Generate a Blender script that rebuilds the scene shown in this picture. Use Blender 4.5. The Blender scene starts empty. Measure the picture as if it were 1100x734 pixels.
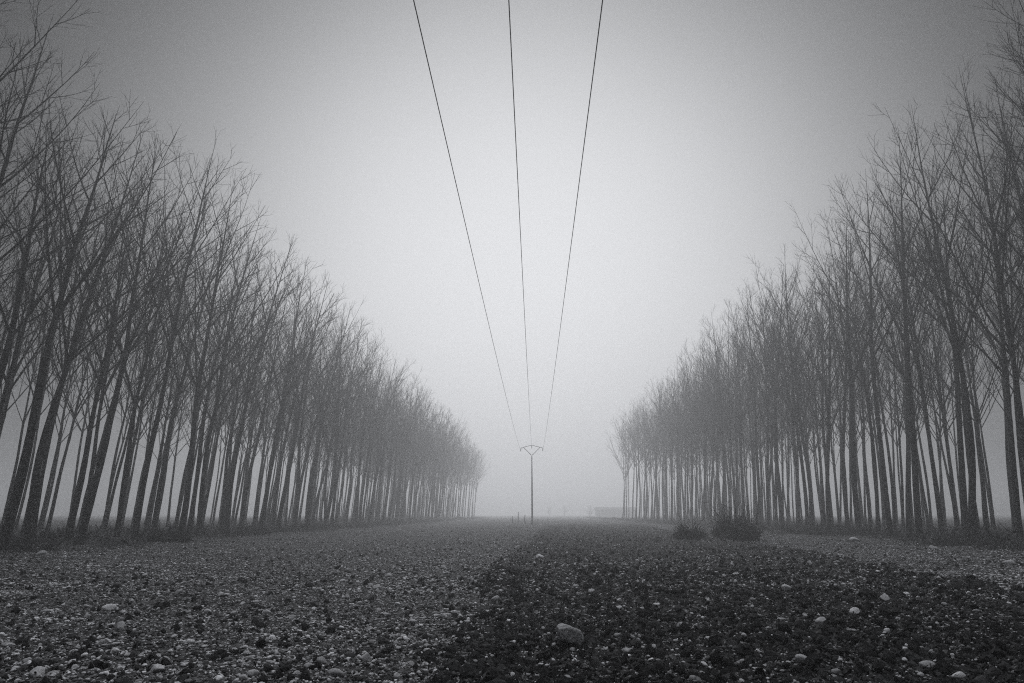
import bpy, math, random
import numpy as np
from mathutils import Matrix, Vector, Euler

# ------------------------------------------------------------------ camera, sky, sun, exposure
sc = bpy.context.scene
COL = sc.collection
PITCH = math.radians(14.2)
CAM_H = 1.5
F = 733.3                                    # focal length in pixels of the 1100 px wide photo
cam_d = bpy.data.cameras.new('camera'); cam = bpy.data.objects.new('camera', cam_d); COL.objects.link(cam)
cam_d.sensor_width = 36; cam_d.lens = 24; cam_d.clip_start = 0.1; cam_d.clip_end = 6000
cam.location = (0, 0, CAM_H); cam.rotation_euler = (math.radians(90) + PITCH, 0, 0)
sc.camera = cam

SUN_EL, SUN_AZ = math.radians(23), math.radians(1)      # straight ahead, behind the fog (azimuth from +Y towards +X)
sun_vec = Vector((math.sin(SUN_AZ)*math.cos(SUN_EL), math.cos(SUN_AZ)*math.cos(SUN_EL), math.sin(SUN_EL)))
world = bpy.data.worlds.new('World'); sc.world = world; world.use_nodes = True
nt = world.node_tree; nt.nodes.clear()
def N(t, kind, **kw):
    n = t.nodes.new(kind)
    for k, v in kw.items(): setattr(n, k, v)
    return n
out = N(nt, 'ShaderNodeOutputWorld'); bg = N(nt, 'ShaderNodeBackground')
sky = N(nt, 'ShaderNodeTexSky', sky_type='NISHITA', sun_disc=False, sun_elevation=SUN_EL, sun_rotation=SUN_AZ)
sky.air_density = 1.0; sky.dust_density = 6.0; sky.ozone_density = 1.0
bw = N(nt, 'ShaderNodeRGBToBW')
nt.links.new(sky.outputs[0], bw.inputs[0])
tc = N(nt, 'ShaderNodeTexCoord')
nrm = N(nt, 'ShaderNodeVectorMath', operation='NORMALIZE'); nt.links.new(tc.outputs['Generated'], nrm.inputs[0])
sz = N(nt, 'ShaderNodeSeparateXYZ'); nt.links.new(nrm.outputs[0], sz.inputs[0])
def M2(op, a, b_=None, c_=None):
    n = N(nt, 'ShaderNodeMath', operation=op)
    for i, v in enumerate((a, b_, c_)):
        if v is None: continue
        if isinstance(v, (int, float)): n.inputs[i].default_value = v
        else: nt.links.new(v, n.inputs[i])
    return n.outputs[0]
# overcast veil: brightest round the hidden sun, wider along the horizon than upwards, dim away from it
GLOW, WX, WY, EL0, BASE = 6.7, math.radians(30), math.radians(25), math.radians(20), 0.04
az_ = M2('DIVIDE', M2('SUBTRACT', M2('ARCTAN2', sz.outputs['X'], sz.outputs['Y']), SUN_AZ), WX)
el_ = M2('DIVIDE', M2('SUBTRACT', M2('ARCSINE', sz.outputs['Z']), EL0), WY)
r2 = M2('ADD', M2('MULTIPLY', az_, az_), M2('MULTIPLY', el_, el_))
ex = M2('EXPONENT', M2('MULTIPLY', M2('POWER', r2, 1.4), -1.0))
ramp = N(nt, 'ShaderNodeMath', operation='MULTIPLY_ADD'); ramp.inputs[1].default_value = GLOW; ramp.inputs[2].default_value = BASE
nt.links.new(ex, ramp.inputs[0])
cl = N(nt, 'ShaderNodeMath', operation='MINIMUM'); cl.inputs[1].default_value = 8.0
nt.links.new(bw.outputs[0], cl.inputs[0])
k1 = N(nt, 'ShaderNodeMath', operation='MULTIPLY'); k1.inputs[1].default_value = 0.04
nt.links.new(cl.outputs[0], k1.inputs[0])
ad = N(nt, 'ShaderNodeMath', operation='ADD'); nt.links.new(k1.outputs[0], ad.inputs[0]); nt.links.new(ramp.outputs[0], ad.inputs[1])
# bright overhead cap above the view, added to light the ground and stone tops
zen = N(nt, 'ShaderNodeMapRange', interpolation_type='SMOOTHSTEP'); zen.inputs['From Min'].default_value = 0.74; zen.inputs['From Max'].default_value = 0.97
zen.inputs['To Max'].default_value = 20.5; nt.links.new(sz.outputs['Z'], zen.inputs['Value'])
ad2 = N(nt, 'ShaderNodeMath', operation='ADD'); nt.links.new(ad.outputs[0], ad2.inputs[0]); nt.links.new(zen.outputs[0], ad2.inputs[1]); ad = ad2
tint = N(nt, 'ShaderNodeVectorMath', operation='SCALE'); tint.inputs[0].default_value = (0.965, 0.975, 1.0)
nt.links.new(ad.outputs[0], tint.inputs['Scale'])
cn = N(nt, 'ShaderNodeTexNoise'); cn.inputs['Scale'].default_value = 2.2; cn.inputs['Detail'].default_value = 3
nt.links.new(nrm.outputs[0], cn.inputs['Vector'])
cm = N(nt, 'ShaderNodeMapRange'); cm.inputs['To Min'].default_value = 0.93; cm.inputs['To Max'].default_value = 1.07; nt.links.new(cn.outputs['Fac'], cm.inputs['Value'])
t2 = N(nt, 'ShaderNodeVectorMath', operation='SCALE'); nt.links.new(tint.outputs[0], t2.inputs[0]); nt.links.new(cm.outputs[0], t2.inputs['Scale'])
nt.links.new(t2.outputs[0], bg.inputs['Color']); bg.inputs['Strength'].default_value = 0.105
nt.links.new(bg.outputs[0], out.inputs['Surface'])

sun_d = bpy.data.lights.new('sun', 'SUN'); sun = bpy.data.objects.new('sun', sun_d); COL.objects.link(sun)
sun_d.energy = 0.8; sun_d.angle = math.radians(14); sun_d.color = (0.98, 0.98, 1.0)
sun.rotation_euler = (-sun_vec).to_track_quat('-Z', 'Y').to_euler()

sc.view_settings.view_transform = 'Standard'; sc.view_settings.look = 'None'
sc.view_settings.exposure = 0.02; sc.view_settings.gamma = 1.0; sc.view_settings.use_curve_mapping = False
sc.cycles.sample_clamp_indirect = 1.0; sc.cycles.sample_clamp_direct = 2.5; sc.cycles.volume_bounces = 2; sc.cycles.max_bounces = 6
sc.cycles.transparent_max_bounces = 8
sc.cycles.use_denoising = False; sc.cycles.use_adaptive_sampling = False
sc.cycles.pixel_filter_type = 'BLACKMAN_HARRIS'; sc.cycles.filter_width = 1.15
HAZE = 0.0036

# ------------------------------------------------------------------ helpers
rs = np.random.RandomState(7)
def _hash(ix, iy, s):
    h = (ix.astype(np.int64)*374761393 + iy.astype(np.int64)*668265263 + s*2147483647) & 0xffffffff
    h = ((h ^ (h >> 13))*1274126177) & 0xffffffff
    return ((h ^ (h >> 16)) & 0xffff)/65535.0
def vnoise(x, y, s=0):
    ix, iy = np.floor(x), np.floor(y); fx, fy = x-ix, y-iy
    fx = fx*fx*(3-2*fx); fy = fy*fy*(3-2*fy)
    a, b = _hash(ix, iy, s), _hash(ix+1, iy, s); c, d = _hash(ix, iy+1, s), _hash(ix+1, iy+1, s)
    return (a*(1-fx)+b*fx)*(1-fy)+(c*(1-fx)+d*fx)*fy - 0.5
def fbm(x, y, octs, s=0):
    v = 0; a = 1.0; f = 1.0
    for o in range(octs):
        v = v + a*vnoise(x*f + 17.3*o, y*f - 9.1*o, s+o); a *= 0.55; f *= 2.1
    return v
def ray(px, py):                                # world direction through a pixel of the photo
    x, y = (px-550)/F, (367-py)/F
    return np.array([x, math.cos(PITCH)-y*math.sin(PITCH), math.sin(PITCH)+y*math.cos(PITCH)])
def ground_pt(px, py, h=0.0):
    d = ray(px, py); t = (h-CAM_H)/d[2]
    return np.array([d[0]*t, d[1]*t])
ROW_YAW = math.radians(1.97)
RD = np.array([math.sin(ROW_YAW), math.cos(ROW_YAW)]); RN = np.array([math.cos(ROW_YAW), -math.sin(ROW_YAW)])
def along(p, lat):                              # distance along the rows, offset to the right of them
    return RD*p + RN*lat

# edges of the dark tilled strip, read off the photo: offset across the field against distance
LE = np.array([ground_pt(*p) for p in [(446,734),(454,718),(471,684),(494,631),(501,614),(538,600),(566,580),(582,567),(590,562)]])
RE = np.array([ground_pt(*p) for p in [(1097,641),(1009,627),(949,614),(898,602),(844,594),(797,585),(742,578),(715,570),(690,564)]])
def strip(x, y):                                # 1 on the dark tilled strip, 0 on the paler gravel
    w = 0.5*fbm(x*0.6, y*0.6, 3, 5)
    l = np.interp(y, LE[:,1], LE[:,0]); r = np.interp(y, RE[:,1], RE[:,0], left=RE[0,0]+6)
    a = np.clip((x-l+w*1.6)/0.9, 0, 1); b = np.clip((r-x+w)/0.7, 0, 1)
    far = np.clip((112-y)/14, 0, 1)
    return a*b*far
def height(x, y):
    x = np.asarray(x, float); y = np.asarray(y, float)
    s = strip(x, y)
    near = np.clip(1.3-y/90, 0.15, 1)
    z = 0.10*s + 0.10*fbm(x*0.25, y*0.25, 3, 11) + (0.075+0.06*s)*fbm(x*1.7, y*1.7, 3, 21)*near
    z = z + (0.03+0.05*s)*fbm(x*5.5, y*5.5, 2, 31)*near
    lat = x*RN[0] + y*RN[1]
    z = z + 0.035*s*np.sin((lat + 0.5*fbm(x*0.4, y*0.15, 2, 8))*6.9)*near
    z = z + 0.06*np.clip((np.abs(lat)-19)/3, 0, 1)          # a low verge under the trees
    z = z + 0.09*s*np.exp(-((x-np.interp(y, LE[:,1], LE[:,0])-0.5)/0.5)**2)*near
    r = np.interp(y, RE[:,1], RE[:,0], left=RE[0,0]+6)
    z = z + 0.16*s*np.exp(-((x-r+0.7)/0.6)**2)*near          # ploughed-up ridge beside the right-hand gravel
    return z

def mesh_np(name, V, faces_flat, sizes, smooth=True, attrs=None, mats=()):
    me = bpy.data.meshes.new(name)
    V = np.asarray(V, np.float32); faces_flat = np.asarray(faces_flat, np.int32); sizes = np.asarray(sizes, np.int32)
    me.vertices.add(len(V)); me.vertices.foreach_set('co', V.ravel())
    me.loops.add(len(faces_flat)); me.loops.foreach_set('vertex_index', faces_flat)
    me.polygons.add(len(sizes)); st = np.concatenate([[0], np.cumsum(sizes)[:-1]]).astype(np.int32)
    me.polygons.foreach_set('loop_start', st)
    me.polygons.foreach_set('use_smooth', np.full(len(sizes), smooth))
    me.update(calc_edges=True)
    for k, a in (attrs or {}).items():
        at = me.attributes.new(k, 'FLOAT', 'POINT'); at.data.foreach_set('value', np.asarray(a, np.float32))
    for m in mats: me.materials.append(m)
    return me
def put(name, me, parent=None, loc=(0,0,0), rot=None):
    o = bpy.data.objects.new(name, me); COL.objects.link(o); o.location = loc
    if rot is not None: o.rotation_euler = rot
    if parent is not None: o.parent = parent
    return o
def tag(o, label=None, cat=None, group=None, kind=None):
    if label: o['label'] = label
    if cat: o['category'] = cat
    if group: o['group'] = group
    if kind: o['kind'] = kind
    return o
class Tubes:                                    # collects tapering tubes and loose faces into one mesh
    def __init__(s): s.V = []; s.F = []; s.S = []; s.n = 0
    def tube(s, P, R, k, cap=True):
        P = np.asarray(P, float); R = np.asarray(R, float); n = len(P)
        T = np.gradient(P, axis=0); T /= np.linalg.norm(T, axis=1)[:, None] + 1e-9
        ref = np.array([1.0, 0, 0]) if abs(T[0][0]) < 0.8 else np.array([0, 1.0, 0])
        A = np.cross(T, ref); A /= np.linalg.norm(A, axis=1)[:, None] + 1e-9; B = np.cross(T, A)
        th = np.arange(k)*2*math.pi/k
        ring = P[:, None, :] + R[:, None, None]*(A[:, None, :]*np.cos(th)[None, :, None] + B[:, None, :]*np.sin(th)[None, :, None])
        s.V.append(ring.reshape(-1, 3))
        i = np.arange(n-1)[:, None]*k; j = np.arange(k)[None, :]; j2 = (j+1) % k
        q = np.stack([i+j, i+j2, i+k+j2, i+k+j], -1).reshape(-1, 4) + s.n
        s.F.append(q.ravel()); s.S.append(np.full(len(q), 4))
        if cap:
            s.F.append(np.arange(k)[::-1] + s.n); s.S.append(np.array([k]))
            s.F.append(np.arange(k) + s.n + (n-1)*k); s.S.append(np.array([k]))
        s.n += n*k
    def box(s, c, half, M=None):
        v = np.array([[x, y, z] for x in (-1, 1) for y in (-1, 1) for z in (-1, 1)], float)*np.array(half)
        if M is not None: v = v @ np.array(M).T
        s.V.append(v + np.array(c))
        f = np.array([[0,1,3,2],[4,6,7,5],[0,4,5,1],[2,3,7,6],[0,2,6,4],[1,5,7,3]]) + s.n
        s.F.append(f.ravel()); s.S.append(np.full(6, 4)); s.n += 8
    def raw(s, V, F4):
        s.V.append(np.asarray(V, float)); F4 = np.asarray(F4); s.F.append((F4 + s.n).ravel()); s.S.append(np.full(len(F4), F4.shape[1])); s.n += len(V)
    def mesh(s, name, mat, smooth=True):
        return mesh_np(name, np.concatenate(s.V), np.concatenate(s.F), np.concatenate(s.S), smooth, None, [mat])

# ------------------------------------------------------------------ materials (greys: the photograph is black and white)
def mat(name, rough=0.85, spec=0.3):
    m = bpy.data.materials.new(name); m.use_nodes = True; t = m.node_tree
    b = t.nodes['Principled BSDF']; b.inputs['Roughness'].default_value = rough
    b.inputs['Specular IOR Level'].default_value = spec
    return m, t, b
def grey(v): return (v*0.97, v*0.98, v*1.02, 1)
def ramp_node(t, stops):
    r = t.nodes.new('ShaderNodeValToRGB'); e = r.color_ramp.elements
    while len(e) < len(stops): e.new(0.5)
    for i, (p, v) in enumerate(stops): e[i].position = p; e[i].color = grey(v)
    return r
def noise_mat(name, scale, stops, bump=0.3, bdist=0.02, rough=0.85, spec=0.3, stretch=(1,1,1), detail=5):
    m, t, b = mat(name, rough, spec)
    co = t.nodes.new('ShaderNodeTexCoord'); mp = t.nodes.new('ShaderNodeMapping'); mp.inputs['Scale'].default_value = stretch
    n = t.nodes.new('ShaderNodeTexNoise'); n.inputs['Scale'].default_value = scale; n.inputs['Detail'].default_value = detail
    t.links.new(co.outputs['Object'], mp.inputs[0]); t.links.new(mp.outputs[0], n.inputs['Vector'])
    r = ramp_node(t, stops); t.links.new(n.outputs['Fac'], r.inputs[0]); t.links.new(r.outputs[0], b.inputs['Base Color'])
    if bump:
        bp = t.nodes.new('ShaderNodeBump'); bp.inputs['Strength'].default_value = bump; bp.inputs['Distance'].default_value = bdist
        t.links.new(n.outputs['Fac'], bp.inputs['Height']); t.links.new(bp.outputs[0], b.inputs['Normal'])
    return m
M_bark = noise_mat('bark', 4.5, [(0.42, 0.004), (0.5, 0.014), (0.60, 0.12)], 1.0, 0.08, 0.9, 0.2, (2.6, 2.6, 1.6))
M_twig = noise_mat('twig_bark', 2.0, [(0.3, 0.008), (0.7, 0.022)], 0, 0, 0.85, 0.2)
M_wire = noise_mat('wire_metal', 1.0, [(0.3, 0.05), (0.7, 0.07)], 0, 0, 0.5, 0.4)
M_pole = noise_mat('pole_concrete', 4.0, [(0.3, 0.30), (0.7, 0.42)], 0.2, 0.01)
M_steel = noise_mat('painted_steel', 5.0, [(0.3, 0.06), (0.7, 0.09)], 0, 0, 0.5, 0.4)
M_glass = noise_mat('glazed_insulator', 5.0, [(0.3, 0.06), (0.7, 0.08)], 0, 0, 0.2, 0.5)
M_wall = noise_mat('rendered_wall', 0.8, [(0.3, 0.30), (0.7, 0.42)], 0.1, 0.02)
M_roof = noise_mat('roof_sheet', 1.2, [(0.3, 0.10), (0.7, 0.16)], 0.2, 0.02)
M_boards = noise_mat('door_boards', 2.0, [(0.3, 0.06), (0.7, 0.1)], 0.2, 0.02)  # dark boards of the shed doors
M_leafd = noise_mat('bramble_leaf', 3.0, [(0.3, 0.012), (0.7, 0.035)], 0, 0, 0.6, 0.3)
def tone_mat(name, stops, attr, rough=0.8, spec=0.3, nscale=25, bump=0.5, bdist=0.01, objrand=False):
    m, t, b = mat(name, rough, spec)
    if objrand: s = t.nodes.new('ShaderNodeObjectInfo'); so = s.outputs['Random']
    else: s = t.nodes.new('ShaderNodeAttribute'); s.attribute_name = attr; so = s.outputs['Fac']
    r = ramp_node(t, stops); t.links.new(so, r.inputs[0])
    co = t.nodes.new('ShaderNodeTexCoord'); n = t.nodes.new('ShaderNodeTexNoise'); n.inputs['Scale'].default_value = nscale; n.inputs['Detail'].default_value = 4
    t.links.new(co.outputs['Object'], n.inputs['Vector'])
    mr = t.nodes.new('ShaderNodeMapRange'); mr.inputs['From Min'].default_value = 0.3; mr.inputs['From Max'].default_value = 0.7
    mr.inputs['To Min'].default_value = 0.55; mr.inputs['To Max'].default_value = 1.25
    t.links.new(n.outputs['Fac'], mr.inputs['Value'])
    sc_ = t.nodes.new('ShaderNodeVectorMath'); sc_.operation = 'SCALE'
    t.links.new(r.outputs[0], sc_.inputs[0]); t.links.new(mr.outputs[0], sc_.inputs['Scale']); t.links.new(sc_.outputs[0], b.inputs['Base Color'])
    if bump:
        bp = t.nodes.new('ShaderNodeBump'); bp.inputs['Strength'].default_value = bump; bp.inputs['Distance'].default_value = bdist
        t.links.new(n.outputs['Fac'], bp.inputs['Height']); t.links.new(bp.outputs[0], b.inputs['Normal'])
    return m
STONE = [(0.0, 0.03), (0.35, 0.10), (0.6, 0.32), (1.0, 0.68)]
M_gravel = tone_mat('gravel_stone', STONE, 'tone', 0.75, 0.3, 30, 0.3, 0.005)
M_stone = tone_mat('field_stone', [(0.0, 0.24), (0.6, 0.40), (1.0, 0.58)], 'tone', 0.75, 0.3, 9, 0.5, 0.02, objrand=True)
M_boulder = tone_mat('boulder_rock', [(0.0, 0.33), (1.0, 0.35)], 'tone', 0.8, 0.3, 7, 0.6, 0.03, objrand=True)
M_clod = tone_mat('soil_clod', [(0.0, 0.008), (0.7, 0.024), (1.0, 0.05)], 'tone', 0.95, 0.1, 40, 0.8, 0.01)
M_litter = tone_mat('dead_leaf', [(0.0, 0.02), (0.7, 0.06), (1.0, 0.22)], 'tone', 0.7, 0.3, 20, 0, 0)
M_grass = tone_mat('dry_grass', [(0.0, 0.03), (1.0, 0.16)], 'tone', 0.8, 0.2, 3, 0, 0)

# ground material: dark soil with sub-pixel pebbles, paler where the gravel lies
M_ground, t, b = mat('tilled_soil', 0.95, 0.12)
co = t.nodes.new('ShaderNodeTexCoord'); at = t.nodes.new('ShaderNodeAttribute'); at.attribute_name = 'soil'
n1 = t.nodes.new('ShaderNodeTexNoise'); n1.inputs['Scale'].default_value = 14; n1.inputs['Detail'].default_value = 7
t.links.new(co.outputs['Object'], n1.inputs['Vector'])
soil = ramp_node(t, [(0.35, 0.006), (0.5, 0.016), (0.65, 0.034)]); t.links.new(n1.outputs['Fac'], soil.inputs[0])
pale = ramp_node(t, [(0.38, 0.008), (0.5, 0.030), (0.62, 0.09)]); t.links.new(n1.outputs['Fac'], pale.inputs[0])
mx = t.nodes.new('ShaderNodeMix'); mx.data_type = 'RGBA'
t.links.new(at.outputs['Fac'], mx.inputs[0]); t.links.new(pale.outputs[0], mx.inputs[6]); t.links.new(soil.outputs[0], mx.inputs[7])
vo = t.nodes.new('ShaderNodeTexVoronoi'); vo.inputs['Scale'].default_value = 22; vo.inputs['Randomness'].default_value = 1
t.links.new(co.outputs['Object'], vo.inputs['Vector'])
vb = t.nodes.new('ShaderNodeRGBToBW'); t.links.new(vo.outputs['Color'], vb.inputs[0])
peb = t.nodes.new('ShaderNodeMapRange'); peb.inputs['From Min'].default_value = 0.56; peb.inputs['From Max'].default_value = 0.64
t.links.new(vb.outputs[0], peb.inputs['Value'])
rim = t.nodes.new('ShaderNodeMapRange'); rim.inputs['From Min'].default_value = 0.45; rim.inputs['From Max'].default_value = 0.3
t.links.new(vo.outputs['Distance'], rim.inputs['Value'])
pm = t.nodes.new('ShaderNodeMath'); pm.operation = 'MULTIPLY'; t.links.new(peb.outputs[0], pm.inputs[0]); t.links.new(rim.outputs[0], pm.inputs[1])
inv = t.nodes.new('ShaderNodeMapRange'); inv.inputs['To Min'].default_value = 0.9; inv.inputs['To Max'].default_value = 0.35
t.links.new(at.outputs['Fac'], inv.inputs['Value'])
pm2 = t.nodes.new('ShaderNodeMath'); pm2.operation = 'MULTIPLY'; t.links.new(pm.outputs[0], pm2.inputs[0]); t.links.new(inv.outputs[0], pm2.inputs[1])
mx2 = t.nodes.new('ShaderNodeMix'); mx2.data_type = 'RGBA'; mx2.inputs[7].default_value = grey(0.5)
t.links.new(pm2.outputs[0], mx2.inputs[0]); t.links.new(mx.outputs[2], mx2.inputs[6]); t.links.new(mx2.outputs[2], b.inputs['Base Color'])
hm = t.nodes.new('ShaderNodeMath'); hm.operation = 'ADD'; t.links.new(n1.outputs['Fac'], hm.inputs[0]); t.links.new(pm.outputs[0], hm.inputs[1])
bp = t.nodes.new('ShaderNodeBump'); bp.inputs['Strength'].default_value = 0.9; bp.inputs['Distance'].default_value = 0.03
t.links.new(hm.outputs[0], bp.inputs['Height']); t.links.new(bp.outputs[0], b.inputs['Normal'])

# ------------------------------------------------------------------ ground: one sheet to beyond the fog
ys = [-150, -60, -25, -10, -4, 0, 2, 3.5, 4.6]
y = 5.2
while y < 60: ys.append(y); y *= 1.0058
while y < 130: ys.append(y); y *= 1.012
while y < 1500: ys.append(y); y *= 1.06
ys = np.array(ys); NS = 620
core = np.linspace(-1, 1, NS); ext = np.array([1.5, 4, 8, 14, 22, 34, 52, 80, 130, 220, 400, 700, 1200])
w = 0.86*np.maximum(ys, 0) + 3
X = np.concatenate([-(w[:, None] + ext[::-1][None, :]), core[None, :]*w[:, None], w[:, None] + ext[None, :]], 1)
Y = np.repeat(ys[:, None], X.shape[1], 1)
Z = height(X, Y)
nr, nc = X.shape
ii = (np.arange(nr-1)[:, None]*nc + np.arange(nc-1)[None, :])
Q = np.stack([ii, ii+1, ii+nc+1, ii+nc], -1).reshape(-1, 4)
lat = X*RN[0] + Y*RN[1]
def hmesh(x, y):                                # height of the built ground sheet under a point
    x = np.asarray(x, float); y = np.asarray(y, float); sh = x.shape; x = x.ravel(); y = y.ravel()
    j = np.clip(np.searchsorted(ys, y) - 1, 0, len(ys)-2); u = np.clip((y - ys[j])/(ys[j+1]-ys[j]), 0, 1)
    wy = w[j]*(1-u) + w[j+1]*u; c = (x/wy + 1)/2*(NS-1); ok = (c > 0) & (c < NS-1.001)
    k = np.clip(c.astype(int), 0, NS-2); v = np.clip(c-k, 0, 1); k = k + len(ext)
    z = (Z[j, k]*(1-v) + Z[j, k+1]*v)*(1-u) + (Z[j+1, k]*(1-v) + Z[j+1, k+1]*v)*u
    return np.where(ok, z, height(x, y)).reshape(sh)
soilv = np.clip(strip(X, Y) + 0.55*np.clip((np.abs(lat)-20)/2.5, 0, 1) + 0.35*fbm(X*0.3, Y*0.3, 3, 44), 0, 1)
soilv = np.where(Y > 120, np.clip(soilv + 0.3, 0, 1), soilv)
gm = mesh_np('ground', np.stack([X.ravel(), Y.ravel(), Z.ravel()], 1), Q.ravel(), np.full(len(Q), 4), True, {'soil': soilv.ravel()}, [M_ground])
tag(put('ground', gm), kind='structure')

def on_ground(px, py):                          # where a pixel of the photo meets the uneven ground
    g = ground_pt(px, py)
    for _ in range(8): g = 0.5*g + 0.5*ground_pt(px, py, float(hmesh(*g)))
    return g

# ------------------------------------------------------------------ haze: one closed box round camera and scene
hz = Tubes(); hz.box((0, 560, 16.0), (800, 800, 18.5))
M_haze = bpy.data.materials.new('haze_air'); M_haze.use_nodes = True; t = M_haze.node_tree; t.nodes.clear()
vo_ = t.nodes.new('ShaderNodeVolumePrincipled'); vo_.inputs['Color'].default_value = (0.93, 0.94, 0.955, 1)
vo_.inputs['Density'].default_value = HAZE; vo_.inputs['Anisotropy'].default_value = 0.62
mo = t.nodes.new('ShaderNodeOutputMaterial'); t.links.new(vo_.outputs[0], mo.inputs['Volume'])
tag(put('haze', hz.mesh('haze', M_haze, False)), kind='stuff')

# ------------------------------------------------------------------ rocks
def ico(sub):
    import bmesh
    bm = bmesh.new(); bmesh.ops.create_icosphere(bm, subdivisions=sub, radius=1)
    V = np.array([v.co[:] for v in bm.verts]); Fc = np.array([[v.index for v in f.verts] for f in bm.faces]); bm.free()
    return V, Fc
ICO = {1: ico(1), 2: ico(2), 3: ico(3), 4: ico(4)}
def rock_v(V, seed, amp=0.35, f=1.1):
    r = np.random.RandomState(seed)
    out = V.copy()
    for k in range(3):
        d = r.normal(size=3); d /= np.linalg.norm(d)
        ph = r.uniform(0, 6); out = out + V*(amp*0.5*np.sin(f*(k+1.0)*(V@d)*1.6 + ph))[:, None]/(k+1)
    for k in range(7):                                       # flats knocked off
        d = r.normal(size=3); d /= np.linalg.norm(d); c = r.uniform(0.5, 0.8)
        e = np.maximum(out@d - c, 0); out = out - d[None, :]*e[:, None]*0.92
    return out
def scatter(name, P, size, tone, mat_, variants=10, sub=1, flat=0.6, amp=0.35, smooth=True, sink=0.25):
    n = len(P); V0, Fc = ICO[sub]; nv = len(V0)
    base = np.array([rock_v(V0, 100+i, amp) for i in range(variants)])
    idx = rs.randint(0, variants, n); a = rs.uniform(0, 2*math.pi, n)
    W = base[idx]*np.stack([rs.uniform(0.8, 1.3, n), rs.uniform(0.65, 1.0, n), rs.uniform(flat*0.7, flat*1.3, n)], 1)[:, None, :]
    tl = rs.uniform(-0.5, 0.5, n); yy = W[..., 1]*np.cos(tl)[:, None] - W[..., 2]*np.sin(tl)[:, None]; zz = W[..., 1]*np.sin(tl)[:, None] + W[..., 2]*np.cos(tl)[:, None]
    xx = W[..., 0]; c, s_ = np.cos(a)[:, None], np.sin(a)[:, None]
    W = np.stack([xx*c - yy*s_, xx*s_ + yy*c, zz], -1)*size[:, None, None]
    W = W + np.stack([P[:, 0], P[:, 1], hmesh(P[:, 0], P[:, 1]) + size*flat*(1-2*sink)*0.8 + 0.002 + 0.0002*P[:, 1]], 1)[:, None, :]
    FF = (Fc[None] + (np.arange(n)*nv)[:, None, None]).reshape(-1)
    return W.reshape(-1, 3), FF, np.repeat(tone, nv)
def field_pts(n, y0, y1, latmax=21.5, wid=0.82, power=1.0):
    u = rs.uniform(0, 1, n)**power
    y = y0*(y1/y0)**u
    x = rs.uniform(-1, 1, n)*(wid*y + 1.2)
    lat = x*RN[0] + y*RN[1]; k = np.abs(lat) < latmax + rs.uniform(-2, 1.5, n)
    return np.stack([x[k], y[k]], 1)
def many(name, sets, mat_, label, smooth=True):
    Vs, Fs, Ts, off = [], [], [], 0
    for V, Fc, T in sets:
        Vs.append(V); Fs.append(Fc + off); Ts.append(T); off += len(V)
    Fa = np.concatenate(Fs)
    me = mesh_np(name, np.concatenate(Vs), Fa, np.full(len(Fa)//3, 3), smooth, {'tone': np.concatenate(Ts)}, [mat_])
    return tag(put(name, me), label, kind='stuff')
def gravel_set(n, y0, y1, s0, s1, sub, power=1.0):
    P = field_pts(n, y0, y1, power=power); st = strip(P[:, 0], P[:, 1])
    patch = fbm(P[:, 0]*0.5, P[:, 1]*0.5, 3, 77)
    keep = rs.uniform(0, 1, len(P)) < (1 - 0.22*st)*(0.72 + 0.9*patch + 0.35*np.exp(-((P[:, 0]-np.interp(P[:, 1], LE[:,1], LE[:,0])+1.2)/1.6)**2) + 0.9*(P[:, 0] > np.interp(P[:, 1], RE[:,1], RE[:,0], left=99)))
    P = P[keep]; st = st[keep]
    size = s0*(s1/s0)**(rs.uniform(0, 1, len(P))**2.2)
    tone = np.clip(rs.beta(1.3, 1.9, len(P)) + (rs.uniform(0, 1, len(P)) < 0.16)*0.5 , 0, 1)
    return scatter('g', P, size, tone, None, sub=sub)
many('gravel', [gravel_set(20000, 5.8, 15, 0.013, 0.044, 2), gravel_set(85000, 5.6, 30, 0.010, 0.028, 1), gravel_set(130000, 14, 95, 0.018, 0.055, 1)],
     M_gravel, 'loose gravel and pebbles strewn over the whole field')
def clod_set(n, y0, y1, s0, s1, sub=1):
    P = field_pts(n, y0, y1); st = strip(P[:, 0], P[:, 1])
    P = P[rs.uniform(0, 1, len(P)) < 0.16 + 0.84*st]
    size = s0*(s1/s0)**(rs.uniform(0, 1, len(P))**1.8)
    return scatter('c', P, size, rs.uniform(0, 1, len(P)), None, sub=sub, flat=0.8, amp=0.7, sink=0.35)
many('soil_clods', [clod_set(30000, 5.6, 18, 0.018, 0.085, 1), clod_set(22000, 15, 80, 0.03, 0.085, 1)], M_clod, 'dark crumbled earth clods of the tilled strip', smooth=False)

# dead leaves and small weeds lying between the stones
def quads_mesh(name, C, L, W_, up, az, tone, mat_, label, curl=0.3):
    n = len(C); d = np.stack([np.cos(az)*np.cos(up), np.sin(az)*np.cos(up), np.sin(up)], 1)
    s_ = np.stack([-np.sin(az), np.cos(az), rs.uniform(-0.5, 0.5, n)], 1); s_ /= np.linalg.norm(s_, axis=1)[:, None]
    a = C; m = C + d*L[:, None]*0.5 + np.array([0, 0, 1.0])*(L*curl*0.3)[:, None]; e = C + d*L[:, None]
    V = np.stack([a, m - s_*W_[:, None]*0.5, e, m + s_*W_[:, None]*0.5], 1).reshape(-1, 3)
    Fc = (np.arange(n)[:, None]*4 + np.array([0, 1, 2, 0, 2, 3])[None, :]).ravel()
    me = mesh_np(name, V, Fc, np.full(2*n, 3), False, {'tone': np.repeat(tone, 4)}, [mat_])
    return tag(put(name, me), label, kind='stuff')
P = field_pts(70000, 5.6, 45); st = strip(P[:, 0], P[:, 1])
P = P[rs.uniform(0, 1, len(P)) < 0.45 + 0.4*st]; n = len(P)
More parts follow.
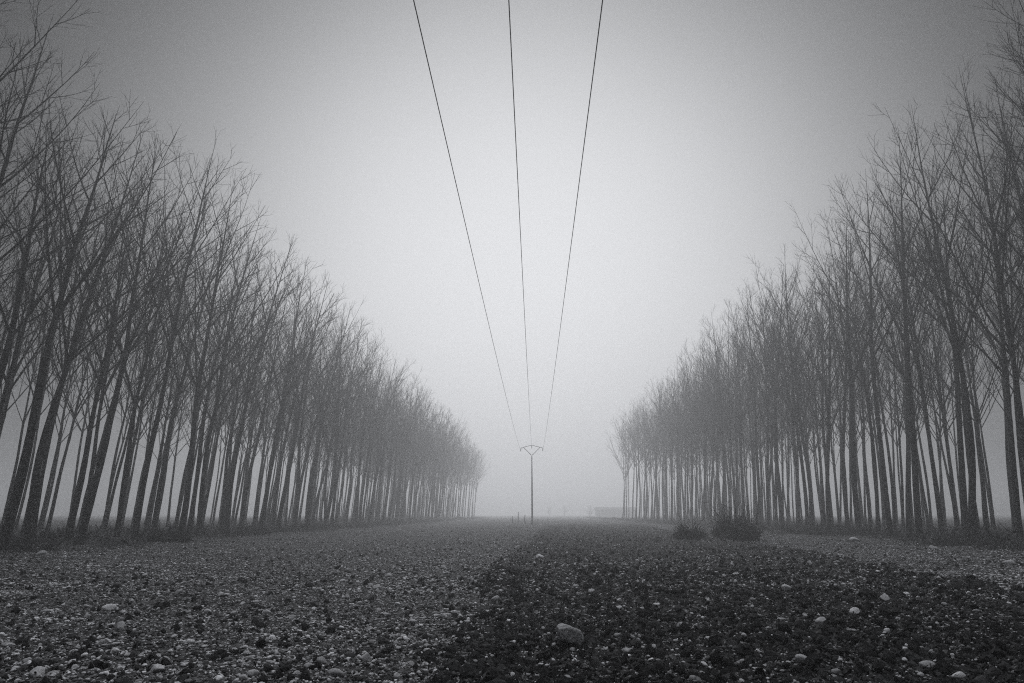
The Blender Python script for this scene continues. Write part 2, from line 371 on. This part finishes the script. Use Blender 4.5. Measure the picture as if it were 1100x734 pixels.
quads_mesh('leaf_litter', np.stack([P[:, 0], P[:, 1], hmesh(P[:, 0], P[:, 1]) + rs.uniform(0.0, 0.035, n)], 1), rs.uniform(0.02, 0.07, n),
           rs.uniform(0.01, 0.035, n), rs.uniform(-0.3, 0.9, n), rs.uniform(0, 6.28, n), rs.beta(1.3, 3, n), M_litter, 'scraps of dead leaf and low weed between the stones')

# grass under the poplars
def grass_set(n, side):
    p = 18*(290/18)**(rs.uniform(0, 1, n)); lt = 20.2 + np.abs(rs.normal(0, 1, n))**1.0*9
    lt = np.where(rs.uniform(0, 1, n) < 0.4, rs.uniform(19.2, 23.5, n)**1.0, lt)
    lt = lt - 1.0*(fbm(p*0.25, p*0+side*7.0, 2, 3)) 
    return np.stack([RD[0]*p + RN[0]*lt*side, RD[1]*p + RN[1]*lt*side], 1), p
CC, LL, WW, UU, AA, TT = [], [], [], [], [], []
for side in (-1, 1):
    P, p = grass_set(12500, side)
    mk = fbm(P[:, 0]*0.45, P[:, 1]*0.45, 3, 91); P = P[mk > -0.12 + rs.uniform(-0.15, 0.15, len(P))]; p = P@RD
    for k in range(6):
        q = P + rs.normal(0, 0.10, P.shape); n = len(q)
        CC.append(np.stack([q[:, 0], q[:, 1], hmesh(q[:, 0], q[:, 1])-0.03], 1))
        LL.append(np.where(rs.uniform(0, 1, n) < 0.1, rs.uniform(0.3, 0.7, n), rs.uniform(0.05, 0.20, n))*(0.8+0.6*(fbm(q[:, 0]*0.3, q[:, 1]*0.3, 2, 61)+0.5))); WW.append(np.clip(p*0.0006, 0.015, 0.08))
        UU.append(rs.uniform(0.5, 1.5, n)); AA.append(rs.uniform(0, 6.28, n)); TT.append(rs.uniform(0, 1, n))
cat = np.concatenate
quads_mesh('undergrowth', cat(CC), cat(LL), cat(WW), cat(UU), cat(AA), cat(TT), M_grass, 'rough dry grass and weeds growing under the two plantations', 0.6)

# ------------------------------------------------------------------ poplars
def grow(r, p, d, L, n, trop, wander):
    P = [p]; d = d/np.linalg.norm(d); st = L/n
    for i in range(n):
        d = d + np.array([0, 0, 1.0])*trop/n + r.normal(0, wander, 3)/math.sqrt(n); d = d/np.linalg.norm(d)
        P.append(P[-1] + d*st)
    return np.array(P)
def at_frac(P, f):
    g = f*(len(P)-1); i = min(int(g), len(P)-2); u = g-i
    return P[i]*(1-u) + P[i+1]*u, (P[i+1]-P[i])/np.linalg.norm(P[i+1]-P[i])
def side_dir(d, ang, az):
    a = np.cross(d, [0, 0, 1.0]) if abs(d[2]) < 0.98 else np.array([1.0, 0, 0]); a = a/np.linalg.norm(a); b_ = np.cross(d, a)
    return d*math.cos(ang) + (a*math.cos(az) + b_*math.sin(az))*math.sin(ang)
def poplar_meshes(seed, lite=False, H=25.0, thin=False):
    r = np.random.RandomState(seed)
    fork = H*r.uniform(0.36, 0.47)
    tr = Tubes(); n = 22
    z = np.linspace(-0.4, fork, n); u = (z+0.4)/(fork+0.4)
    a1, a2 = r.uniform(0, 6.28, 2)
    amp = r.uniform(0.07, 0.25); fr = r.uniform(1.8, 3.6)
    sx = amp*(np.sin(fr*u + a1) - math.sin(a1)) + 0.02*np.sin(11*u+a2); sy = amp*(np.sin(fr*1.1*u + a2) - math.sin(a2))
    TP = np.stack([sx, sy, z], 1)
    rb = r.uniform(0.12, 0.175) if thin or lite else r.uniform(0.165, 0.235)
    R = rb*(1-0.36*u) + 0.09*np.exp(-u*22) + r.normal(0, 0.006, n)
    tr.tube(TP, R, 6 if lite else 12)
    cr = Tubes()
    tips = []
    top = TP[-1]; td = TP[-1]-TP[-2]; td /= np.linalg.norm(td); rt = R[-1]
    nl = r.randint(7, 10)
    lead = grow(r, top - td*0.05, td + r.normal(0, 0.04, 3), (H-fork)*0.95, 14, 0.15, 0.07)
    rl = rt*0.93*(1-np.linspace(0, 1, len(lead)))**1.0 + 0.008
    cr.tube(lead, rl, 5 if lite else 8)
    limbs = [(lead, rl)]
    ph = r.uniform(0, 6.28)
    for i in range(nl):
        f = 0.0 if i < 3 else 0.06 + 0.72*((i-2)/(nl-2)) + r.uniform(-0.03, 0.03)
        f = max(0.0, f)
        p, d = at_frac(lead, f) if f > 0 else (top - td*r.uniform(0.1, 1.0), td)
        az = ph + i*2.4 + r.uniform(-0.4, 0.4)
        ang = r.uniform(0.40, 0.72) if i < 3 else r.uniform(0.42, 0.75)
        rem = H - p[2]
        L = rem*r.uniform(0.76, 0.93)*(1.0 if i < 3 else 0.88)
        P_ = grow(r, p, side_dir(d, ang, az), L, 10, 0.50, 0.06)
        r0 = (rt*r.uniform(0.40, 0.60) if i < 3 else max(0.03, rl[int(f*(len(rl)-1))]*0.5))
        RR = r0*(1-np.linspace(0, 1, len(P_)))**1.1 + 0.007
        cr.tube(P_, RR, 4 if lite else 6); limbs.append((P_, RR))
    lv2 = []
    for (P_, RR) in limbs:
        L = np.linalg.norm(np.diff(P_, axis=0), axis=1).sum()
        m = int(L*(0.42 if lite or thin else 0.62)) + 2; ph = r.uniform(0, 6.28)
        for j in range(m):
            f = 0.14 + 0.84*(j+r.uniform(0, 0.8))/m
            if f > 0.98: continue
            p, d = at_frac(P_, f)
            l = max(0.7, L*(1-f)*r.uniform(0.42, 0.80)*0.60 + 0.75)
            Q_ = grow(r, p, side_dir(d, r.uniform(0.45, 0.8), ph + j*2.4), l, 5, 0.34, 0.05)
            r0 = min(RR[int(f*(len(RR)-1))]*0.6, 0.007 + 0.0065*l)
            Rq = r0*(1-np.linspace(0, 1, len(Q_)))**0.8 + 0.005
            cr.tube(Q_, Rq, 3 if lite else 4, False); lv2.append((Q_, Rq, l))
    for (P_, RR, L) in lv2:
        m = int(L*(0.9 if lite else 1.1 if thin else 2.4)) + 1; ph = r.uniform(0, 6.28)
        for j in range(m):
            f = 0.12 + 0.85*(j+r.uniform(0, 0.9))/m
            if f > 0.98: continue
            p, d = at_frac(P_, f)
            l = max(0.35, L*(1-f)*r.uniform(0.4, 0.7) + 0.42)
            Q_ = grow(r, p, side_dir(d, r.uniform(0.4, 0.75), ph + j*2.4), l, 3, 0.2, 0.06)
            cr.tube(Q_, (0.003 + 0.002*l)*(1-np.linspace(0, 1, 4))**0.8 + 0.0046 + (0.003 if lite else 0), 3, False)
            if lite: continue
            for q in range(0 if thin else int(l*1.0) + (r.rand() < 0.4)):
                g = r.uniform(0.2, 0.95); p2, d2 = at_frac(Q_, g)
                T_ = grow(r, p2, side_dir(d2, r.uniform(0.4, 0.8), r.uniform(0, 6.28)), r.uniform(0.25, 0.6), 2, 0.3, 0.12)
                cr.tube(T_, np.array([0.0058, 0.005, 0.0035]), 3, False)
    return tr, cr
NV = 12; NT = 6
VAR = []
for i in range(NV):
    a_, c_ = poplar_meshes(200+i); VAR.append((a_.mesh('trunk', M_bark), c_.mesh('crown', M_twig)))

ORD = 'first second third fourth fifth sixth seventh eighth ninth tenth eleventh twelfth thirteenth fourteenth fifteenth sixteenth seventeenth eighteenth nineteenth'.split()
TENS = {2: 'twenty', 3: 'thirty', 4: 'forty', 5: 'fifty', 6: 'sixty'}
def ordinal(n):                                   # n from 1
    if n <= 19: return ORD[n-1]
    t_, u_ = divmod(n, 10)
    return (TENS[t_] + '-' + ORD[u_-1]) if u_ else TENS[t_][:-1] + 'ieth'
spots = []
for side, p0, p1, L0, Hs, NROWS in ((-1, 21.0, 262, 22.7, 1.03, 7), (1, 21.5, 192, 23.3, 1.14, 7)):
    for row in range(NROWS):
        p = p0 + (row % 2)*1.6 + row*0.0
        k = 0
        while p < p1:
            j = rs.uniform(-0.45, 0.45, 2)
            latp = side*(L0 + row*4.5 + j[0])
            xy = along(p + j[1], latp)
            k += 1
            hs = Hs*rs.uniform(0.945, 1.02)*(1 + 0.05*max(0, p-90)/170)*(0.93 if side < 0 and p < 33 else 1)*(rs.uniform(0.82, 0.92) if rs.rand() < 0.035 else 1)
            lean = math.radians((3.6 if side < 0 else 3.4) + rs.normal(0, 0.7 if row == 0 else 1.2))*(1 if row < 2 else 0.7)
            if rs.rand() > 0.025 or (row == 0 and p < 70): spots.append(dict(side=side, row=row, k=k, x=xy[0], y=xy[1], p=p, hs=hs, lean=lean, leany=math.radians(rs.normal(0, 1.3)), az=rs.uniform(0, 6.28), v=(rs.randint(NV) if row < 2 else NV + rs.randint(NT))))
            p += 4.5*rs.uniform(0.94, 1.06)
def proj(x, y, z):
    dz = z - CAM_H; dep = y*math.cos(PITCH) + dz*math.sin(PITCH); u_ = -y*math.sin(PITCH) + dz*math.cos(PITCH)
    return 550 + F*x/max(dep, 0.1), 367 - F*u_/max(dep, 0.1)
for s in spots:
    xs = [proj(s['x'], s['y'], z_*s['hs'])[0] for z_ in (0, 12, 24)]
    s['vis'] = min(abs(v-550) for v in xs) < 550 + 4*F/s['y']
    s['prio'] = s['p'] + s['row']*13
spots = [s for s in spots if s['vis']]
spots.sort(key=lambda s: s['prio'])
near, rest = spots[:300], spots[300:]
def tree_matrix(s):
    M = Matrix.Translation((s['x'], s['y'], float(hmesh(s['x'], s['y'])))) @ Matrix.Rotation(s['lean'], 4, 'Y') @ Matrix.Rotation(s['leany'], 4, 'X') @ Matrix.Rotation(s['az'], 4, 'Z')
    g = 0.9 + 0.16*((s['az']*7.7) % 1)
    return M @ Matrix.Diagonal((g, g, s['hs'], 1))
for i in range(NT):
    a_, c_ = poplar_meshes(300+i, thin=True); VAR.append((a_.mesh('trunk', M_bark), c_.mesh('crown', M_twig)))
proto = {}
rown = ['front row', 'second row', 'third row', 'fourth row', 'fifth row', 'sixth row', 'back row']
cnt = {}
for s in sorted(near, key=lambda s: (s['side'], s['row'], s['p'])):
    key = (s['side'], s['row']); cnt[key] = cnt.get(key, 0) + 1
    o = bpy.data.objects.new('poplar_tree', None); COL.objects.link(o); o.empty_display_size = 0.3
    o.matrix_world = tree_matrix(s)
    if s['v'] not in proto:
        a_ = put('trunk', VAR[s['v']][0], o); c_ = put('crown', VAR[s['v']][1], o); proto[s['v']] = (a_, c_)
    else:
        for q in proto[s['v']]:
            q2 = q.copy(); COL.objects.link(q2); q2.parent = o
    look = 'leaning ' if s['lean'] > math.radians(4.5) else ('upright ' if abs(s['lean']) < math.radians(1.2) else '')
    tag(o, 'bare %spoplar, %s tree along the %s of the %s plantation' % (look, ordinal(cnt[key]), rown[s['row']], 'left' if s['side'] < 0 else 'right'),
        'tree', 'bare poplars of the %s plantation' % ('left' if s['side'] < 0 else 'right'))
if rest:
    LV = []
    for i in range(4):
        a_, c_ = poplar_meshes(400+i, True)
        Vt = cat([cat(a_.V), cat(c_.V)]); LV.append((Vt, cat([cat(a_.F), cat(c_.F) + a_.n]), cat([cat(a_.S), cat(c_.S)])))
    Vs, Fs, Ss, off = [], [], [], 0
    for i, s in enumerate(rest):
        V_, F_, S_ = LV[i % 4]; Mx = np.array(tree_matrix(s))
        Vs.append(V_ @ Mx[:3, :3].T + Mx[:3, 3]); Fs.append(F_ + off); Ss.append(S_); off += len(V_)
    me = mesh_np('distant_woods', cat(Vs), cat(Fs), cat(Ss), True, None, [M_twig])
    tag(put('distant_woods', me), 'mass of bare poplars deeper in the fog behind the front rows', kind='stuff')

# ------------------------------------------------------------------ power line
PX = ground_pt(571.5, 560.6); PD = 107.0
pole_xy = np.array([(571.5-550)/F*(PD*math.cos(PITCH)+4*math.sin(PITCH)), PD])
wire_dir = np.array([pole_xy[0] + 0.36, PD]); wire_dir /= np.linalg.norm(wire_dir); wn = np.array([wire_dir[1], -wire_dir[0]])
pz = float(hmesh(*pole_xy)); PH = 11.9
pole = bpy.data.objects.new('power_pole', None); COL.objects.link(pole); pole.location = (pole_xy[0], pole_xy[1], pz)
pole.rotation_euler = (0, 0, -math.atan2(wire_dir[0], wire_dir[1]))
tag(pole, 'tall slender power pole with a V-shaped crossarm, standing in fog in the field', 'power pole')
m = Tubes(); m.tube([(0, 0, -0.5), (0, 0, 5), (0, 0, 10.3)], [0.14, 0.115, 0.085], 12); put('mast', m.mesh('mast', M_pole), pole)
for sgn in (-1, 1):
    m = Tubes(); m.tube([(0.05*sgn, 0, 10.4), (1.28*sgn, 0, 11.62)], [0.045, 0.04], 8); put('brace', m.mesh('brace', M_steel), pole)
m = Tubes(); m.tube([(-1.72, 0, 11.50), (-1.70, 0, 11.52), (-0.03, 0, 11.98), (0.03, 0, 11.98), (1.70, 0, 11.52), (1.72, 0, 11.50)], [0.035, 0.038, 0.045, 0.045, 0.038, 0.035], 8)
put('crossarm', m.mesh('crossarm', M_steel), pole)
ANCH = [(-1.70, 11.50), (0, 11.95), (1.70, 11.50)]
for ax, az_ in ANCH:
    m = Tubes(); zz = np.linspace(az_, az_-0.5, 13); m.tube([(ax, 0, z_) for z_ in zz], [0.03] + [0.07 if i % 2 else 0.03 for i in range(11)] + [0.03], 10)
    put('insulator', m.mesh('insulator', M_glass), pole)
WL = ['left power cable, running overhead from the left insulator of the pole', 'middle power cable, running overhead from the central insulator of the pole', 'right power cable, running overhead from the right insulator of the pole']
for i, (ax, az_) in enumerate(ANCH):
    lat_ = (-1.5, 0.0, 1.5)[i]
    Tt = np.concatenate([np.linspace(PD, 4, 90), np.linspace(3, -57, 30)])
    f0 = np.array([-0.36, 0.0]) 
    zend = az_ - 0.5 + pz; z0 = 25.0; low = 9.45 + (0.25 if i == 1 else 0.0)
    zs = low + (zend-low)*((Tt-z0)/(PD-z0))**2
    la = np.interp(Tt, [0, PD], [lat_, ax])
    pts = [(f0[0] + wire_dir[0]*t_ + wn[0]*l_, f0[1] + wire_dir[1]*t_ + wn[1]*l_, z_) for t_, l_, z_ in zip(Tt, la, zs)]
    m = Tubes(); m.tube(pts, np.full(len(pts), 0.0098), 8)
    tag(put('power_cable', m.mesh('power_cable', M_wire)), WL[i], 'cable', 'overhead power cables')

# ------------------------------------------------------------------ bushes
def bush(px, py, wpx, hpx, n, leaves, label, wisps=8, name='bramble_bush', cat_='bush', seed=1):
    g = on_ground(px, py); r = np.random.RandomState(seed); sc_ = math.hypot(*g)/F
    Wd, Hh = wpx*sc_/2*0.78, hpx*sc_*0.9
    root = bpy.data.objects.new(name, None); COL.objects.link(root); root.location = (g[0], g[1], float(hmesh(*g)))
    tag(root, label, cat_)
    st_ = Tubes(); lv = []
    for i in range(n + wisps):
        az = r.uniform(0, 6.28); wis = i >= n
        rr = r.uniform(0, 1)**0.6*0.95; p = np.array([Wd*rr*math.cos(az)*1.1, Wd*0.6*rr*math.sin(az), -0.05])
        az += r.uniform(-0.7, 0.7)
        L = Hh*(r.uniform(0.6, 1.15)*(1.35-1.0*rr) if not wis else r.uniform(1.2, 1.7))
        d = np.array([math.cos(az)*r.uniform(0.2, 1.1)*Wd/Hh, math.sin(az)*r.uniform(0.2, 0.9)*Wd/Hh, 1.0 if not wis else 2.0])
        Q_ = grow(r, p, d, L, 6, -0.9 if not wis else -0.5, 0.25)
        Q_[:, 2] = np.maximum(Q_[:, 2], 0.03*np.arange(7) - 0.05)
        st_.tube(Q_, np.linspace(0.018, 0.008, 7), 3, False)
        for k in range(3):
            f = r.uniform(0.3, 0.95); p2, d2 = at_frac(Q_, f)
            st_.tube(grow(r, p2, side_dir(d2, 0.8, r.uniform(0, 6.28)), L*r.uniform(0.12, 0.3), 3, 0, 0.3), [0.008, 0.007, 0.006, 0.005], 3, False)
        for k in range(leaves if not wis else 3):
            f = r.uniform(0.15, 1.0); p2, d2 = at_frac(Q_, min(f, 0.98)); lv.append(p2 + r.normal(0, 0.05, 3))
    put('stems', st_.mesh('stems', M_twig), root)
    if lv:
        lv = np.array(lv); n_ = len(lv); d = r.normal(size=(n_, 3)); d /= np.linalg.norm(d, axis=1)[:, None]
        s_ = np.cross(d, r.normal(size=(n_, 3))); s_ /= np.linalg.norm(s_, axis=1)[:, None]
        l = r.uniform(0.04, 0.10, n_)[:, None]; w_ = l*0.55
        V = np.stack([lv, lv + d*l*0.5 + s_*w_*0.5, lv + d*l, lv + d*l*0.5 - s_*w_*0.5], 1).reshape(-1, 3); V[:, 2] = np.maximum(V[:, 2], 0)
        m = Tubes(); m.raw(V, np.arange(4*n_).reshape(-1, 4)); put('foliage', m.mesh('foliage', M_leafd, False), root)
    return root
bush(742, 580, 27, 19, 300, 22, 'smaller of two dark bramble bushes at the edge of the right gravel', 10, seed=3)
bush(791, 581, 43, 27, 560, 26, 'larger dark bramble clump beside a smaller one at the right field edge', 44, seed=4)
bush(180, 582, 44, 17, 170, 22, 'dark tangled bush at the foot of the left front poplars', 12, seed=5)
bush(880, 575, 18, 13, 26, 3, 'small leafless sapling clump in front of the right poplars, beside the larger bramble', 6, 'sapling_clump', 'shrub', seed=6)
bush(1066, 579, 16, 15, 14, 2, 'thin spiky weed clump near the right edge, before the right poplars', 6, 'weed_clump', 'weed', seed=7)
bush(93, 574, 26, 8, 40, 8, 'low tuft of weeds between the first trunks at far left', 4, 'weed_clump', 'weed', seed=8)

# ------------------------------------------------------------------ things far in the fog
def farpt(px, D): 
    return np.array([(px-550)/F*(D*math.cos(PITCH)), D])
D = 430.0
bx0, bx1 = farpt(641, D)[0], farpt(684, D)[0]
zb = float(hmesh((bx0+bx1)/2, D))
barn = bpy.data.objects.new('farm_shed', None); COL.objects.link(barn); barn.location = ((bx0+bx1)/2, D, zb)
tag(barn, 'long low farm shed with a shallow roof, dim in the fog beside the right trees', 'shed')
hw = (bx1-bx0)/2
m = Tubes(); m.box((0, 4, 2.1), (hw, 4, 2.1)); put('wall', m.mesh('wall', M_wall, False), barn)
m = Tubes(); th = math.atan2(0.9, 4.6)
V = np.array([[-hw-.4, -.5, 4.2], [hw+.4, -.5, 4.2], [hw+.4, 4, 5.6], [-hw-.4, 4, 5.6], [hw+.4, 8.5, 4.2], [-hw-.4, 8.5, 4.2]])
V2 = V + np.array([0, 0, 0.12]); m.raw(np.vstack([V2, V]), [[0,1,2,3],[3,2,4,5],[9,8,7,6],[11,10,8,9],[0,6,7,1],[5,4,10,11],[0,3,9,6],[3,5,11,9],[1,7,8,2],[2,8,10,4]])
put('roof', m.mesh('roof', M_roof, False), barn)
for dx_ in (-hw*0.62, -hw*0.22):
    m = Tubes(); m.box((dx_, -0.03, 1.35), (1.5, 0.05, 1.3)); put('door', m.mesh('door', M_boards, False), barn)
def far_tree(px, D, s, v, label):
    g = farpt(px, D); o = bpy.data.objects.new('bare_tree', None); COL.objects.link(o)
    o.matrix_world = Matrix.Translation((g[0], g[1], float(hmesh(*g))-8.2*s)) @ Matrix.Diagonal((s*1.7, s*1.7, s, 1))
    for q in VAR[v]: put(q.name.split('.')[0], q, o)
    tag(o, label, 'tree')
far_tree(634, 320, 0.36, 2, 'small round bare tree just left of the farm shed, faint in fog')
far_tree(606, 400, 0.42, 5, 'faint bare tree between the pole and the shed, broad crown')
far_tree(590, 430, 0.40, 7, 'faintest bare tree just right of the power pole, deep in the fog')
for i, (px, lab) in enumerate(((550.5, 'leftmost of three short posts left of the power pole'), (556.5, 'middle of three short posts left of the power pole'), (563.5, 'rightmost of three short posts, nearest the power pole'))):
    g = farpt(px, 118+i*3); m = Tubes(); h_ = (1.2, 1.9, 1.4)[i]
    m.tube([(0, 0, -0.3), (0.02, 0, h_*0.6), (0.05*i, 0, h_)], [0.07, 0.06, 0.05], 8)
    tag(put('wooden_post', m.mesh('wooden_post', M_bark), loc=(g[0], g[1], float(hmesh(*g)))), lab, 'post', 'short posts by the power pole')

# ------------------------------------------------------------------ field stones one can pick out
SM = []
for i in range(9):
    V0, Fc = ICO[3]; r = np.random.RandomState(900+i)
    V = rock_v(V0, 900+i, 0.38)*np.array([1.0, r.uniform(0.7, 0.95), r.uniform(0.5, 0.75)])
    SM.append(mesh_np('field_stone', V, Fc.ravel(), np.full(len(Fc), 3), True, None, [M_stone]))
big = [(44,596,9),(201,660,9),(224,658,8),(192,637,9),(117,655,11),(52,658,9),(123,703,15),(272,727,18),(322,684,9),(168,722,17),(40,727,20),(30,711,10),(130,675,12),(111,690,7),(296,713,9),(345,711,12),
       (469,663,14),(415,661,9),(383.5,681,10),(430,684,10),(459,685,9),(440,716,12),(561,695,12),(573,691,9),(619,632,8),(645,651,7),(664,684,13),(676,698,13),(733,675,11),(722,616,8),(580,600,9),(556,588,6),(404,633,10),(418,620,9),
       (846,635,11),(838,666,11),(882,669,11),(951,644,13),(1021,619,10),(1085,606,13),(1003,591,9),(918,582,9),(1024,675,9),(975,698,8),(796,707,10),(864,713,20),(899,726,10),(989,699,13),(1031,729,15),(918,659,11),(770,713,9),(616,650,6),(532,722,10),(615,699,8),(715,690,8),(655,608,7)]
def stone(px=None, py=None, w=None, xy=None, rad=None, v=0, label='', group=None, me=None, zs=1.0):
    g = np.array(xy) if xy is not None else on_ground(px, py)
    if rad is None: rad = w*math.hypot(*g)/F/2
    o = bpy.data.objects.new('field_stone', me or SM[v % 9]); COL.objects.link(o)
    o.location = (g[0], g[1], float(hmesh(*g)) + rad*0.15*zs); o.scale = (rad, rad, rad*zs)
    o.rotation_euler = (rs.uniform(-0.25, 0.25), rs.uniform(-0.25, 0.25), rs.uniform(-0.6, 0.6) + (math.pi if rs.rand() < 0.5 else 0))
    tag(o, label, 'stone', group); return o
bands = [(705, 760, 'at the bottom edge'), (672, 705, 'level with the boulder'), (640, 672, 'just beyond the boulder'), (600, 640, 'in mid field'), (570, 600, 'out near the trees')]
for lo, hi, ph_ in bands:
    row_ = sorted([b_ for b_ in big if lo <= b_[1] < hi])
    for i, (px, py, w_) in enumerate(row_):
        stone(px, py, w_*(0.82 if w_ > 12 else 1), v=int(px), label='pale rounded stone %s, %s from left of the larger ones' % (ph_, ordinal(i+1)), group='larger field stones')
V0, Fc = ICO[4]; Vb = rock_v(V0, 31, 0.30)*np.array([1.0, 0.8, 0.62])
Vb = Vb + V0*(0.03*np.sin(V0[:, :1]*9+V0[:, 1:2]*7))
bm_ = mesh_np('boulder', Vb, Fc.ravel(), np.full(len(Fc), 3), True, None, [M_boulder])
o = stone(612, 694, 30, v=0, label='biggest grey boulder, lying in the dark soil at lower middle', me=bm_, zs=1.1); o.location.z += 0.07; o.name = 'boulder'; o['category'] = 'boulder'; o.rotation_euler = (0.1, 0.18, 0.2)
o = stone(609, 679, 16, v=3, label='flat pale stone just behind the biggest boulder', zs=0.5); o.rotation_euler = (0, 0, 0.1)
n_more = 300 - len(big) - 2
Pm = field_pts(6000, 6.6, 26, wid=0.70); stt = strip(Pm[:, 0], Pm[:, 1])
Pm = Pm[rs.uniform(0, 1, len(Pm)) < 1-0.45*stt][:n_more]
for i, g in enumerate(Pm):
    onst = strip(g[0], g[1]) > 0.5
    side_ = 'on the dark tilled soil' if onst else ('on the left-hand gravel' if g[0] < 3 else 'on the right-hand gravel strip')
    stone(xy=g, rad=0.03 + 0.045*rs.uniform(0, 1)**2 + 0.001*g[1], v=i, label='small pale cobble among many like it, %s' % side_, group='small cobbles %s' % side_)
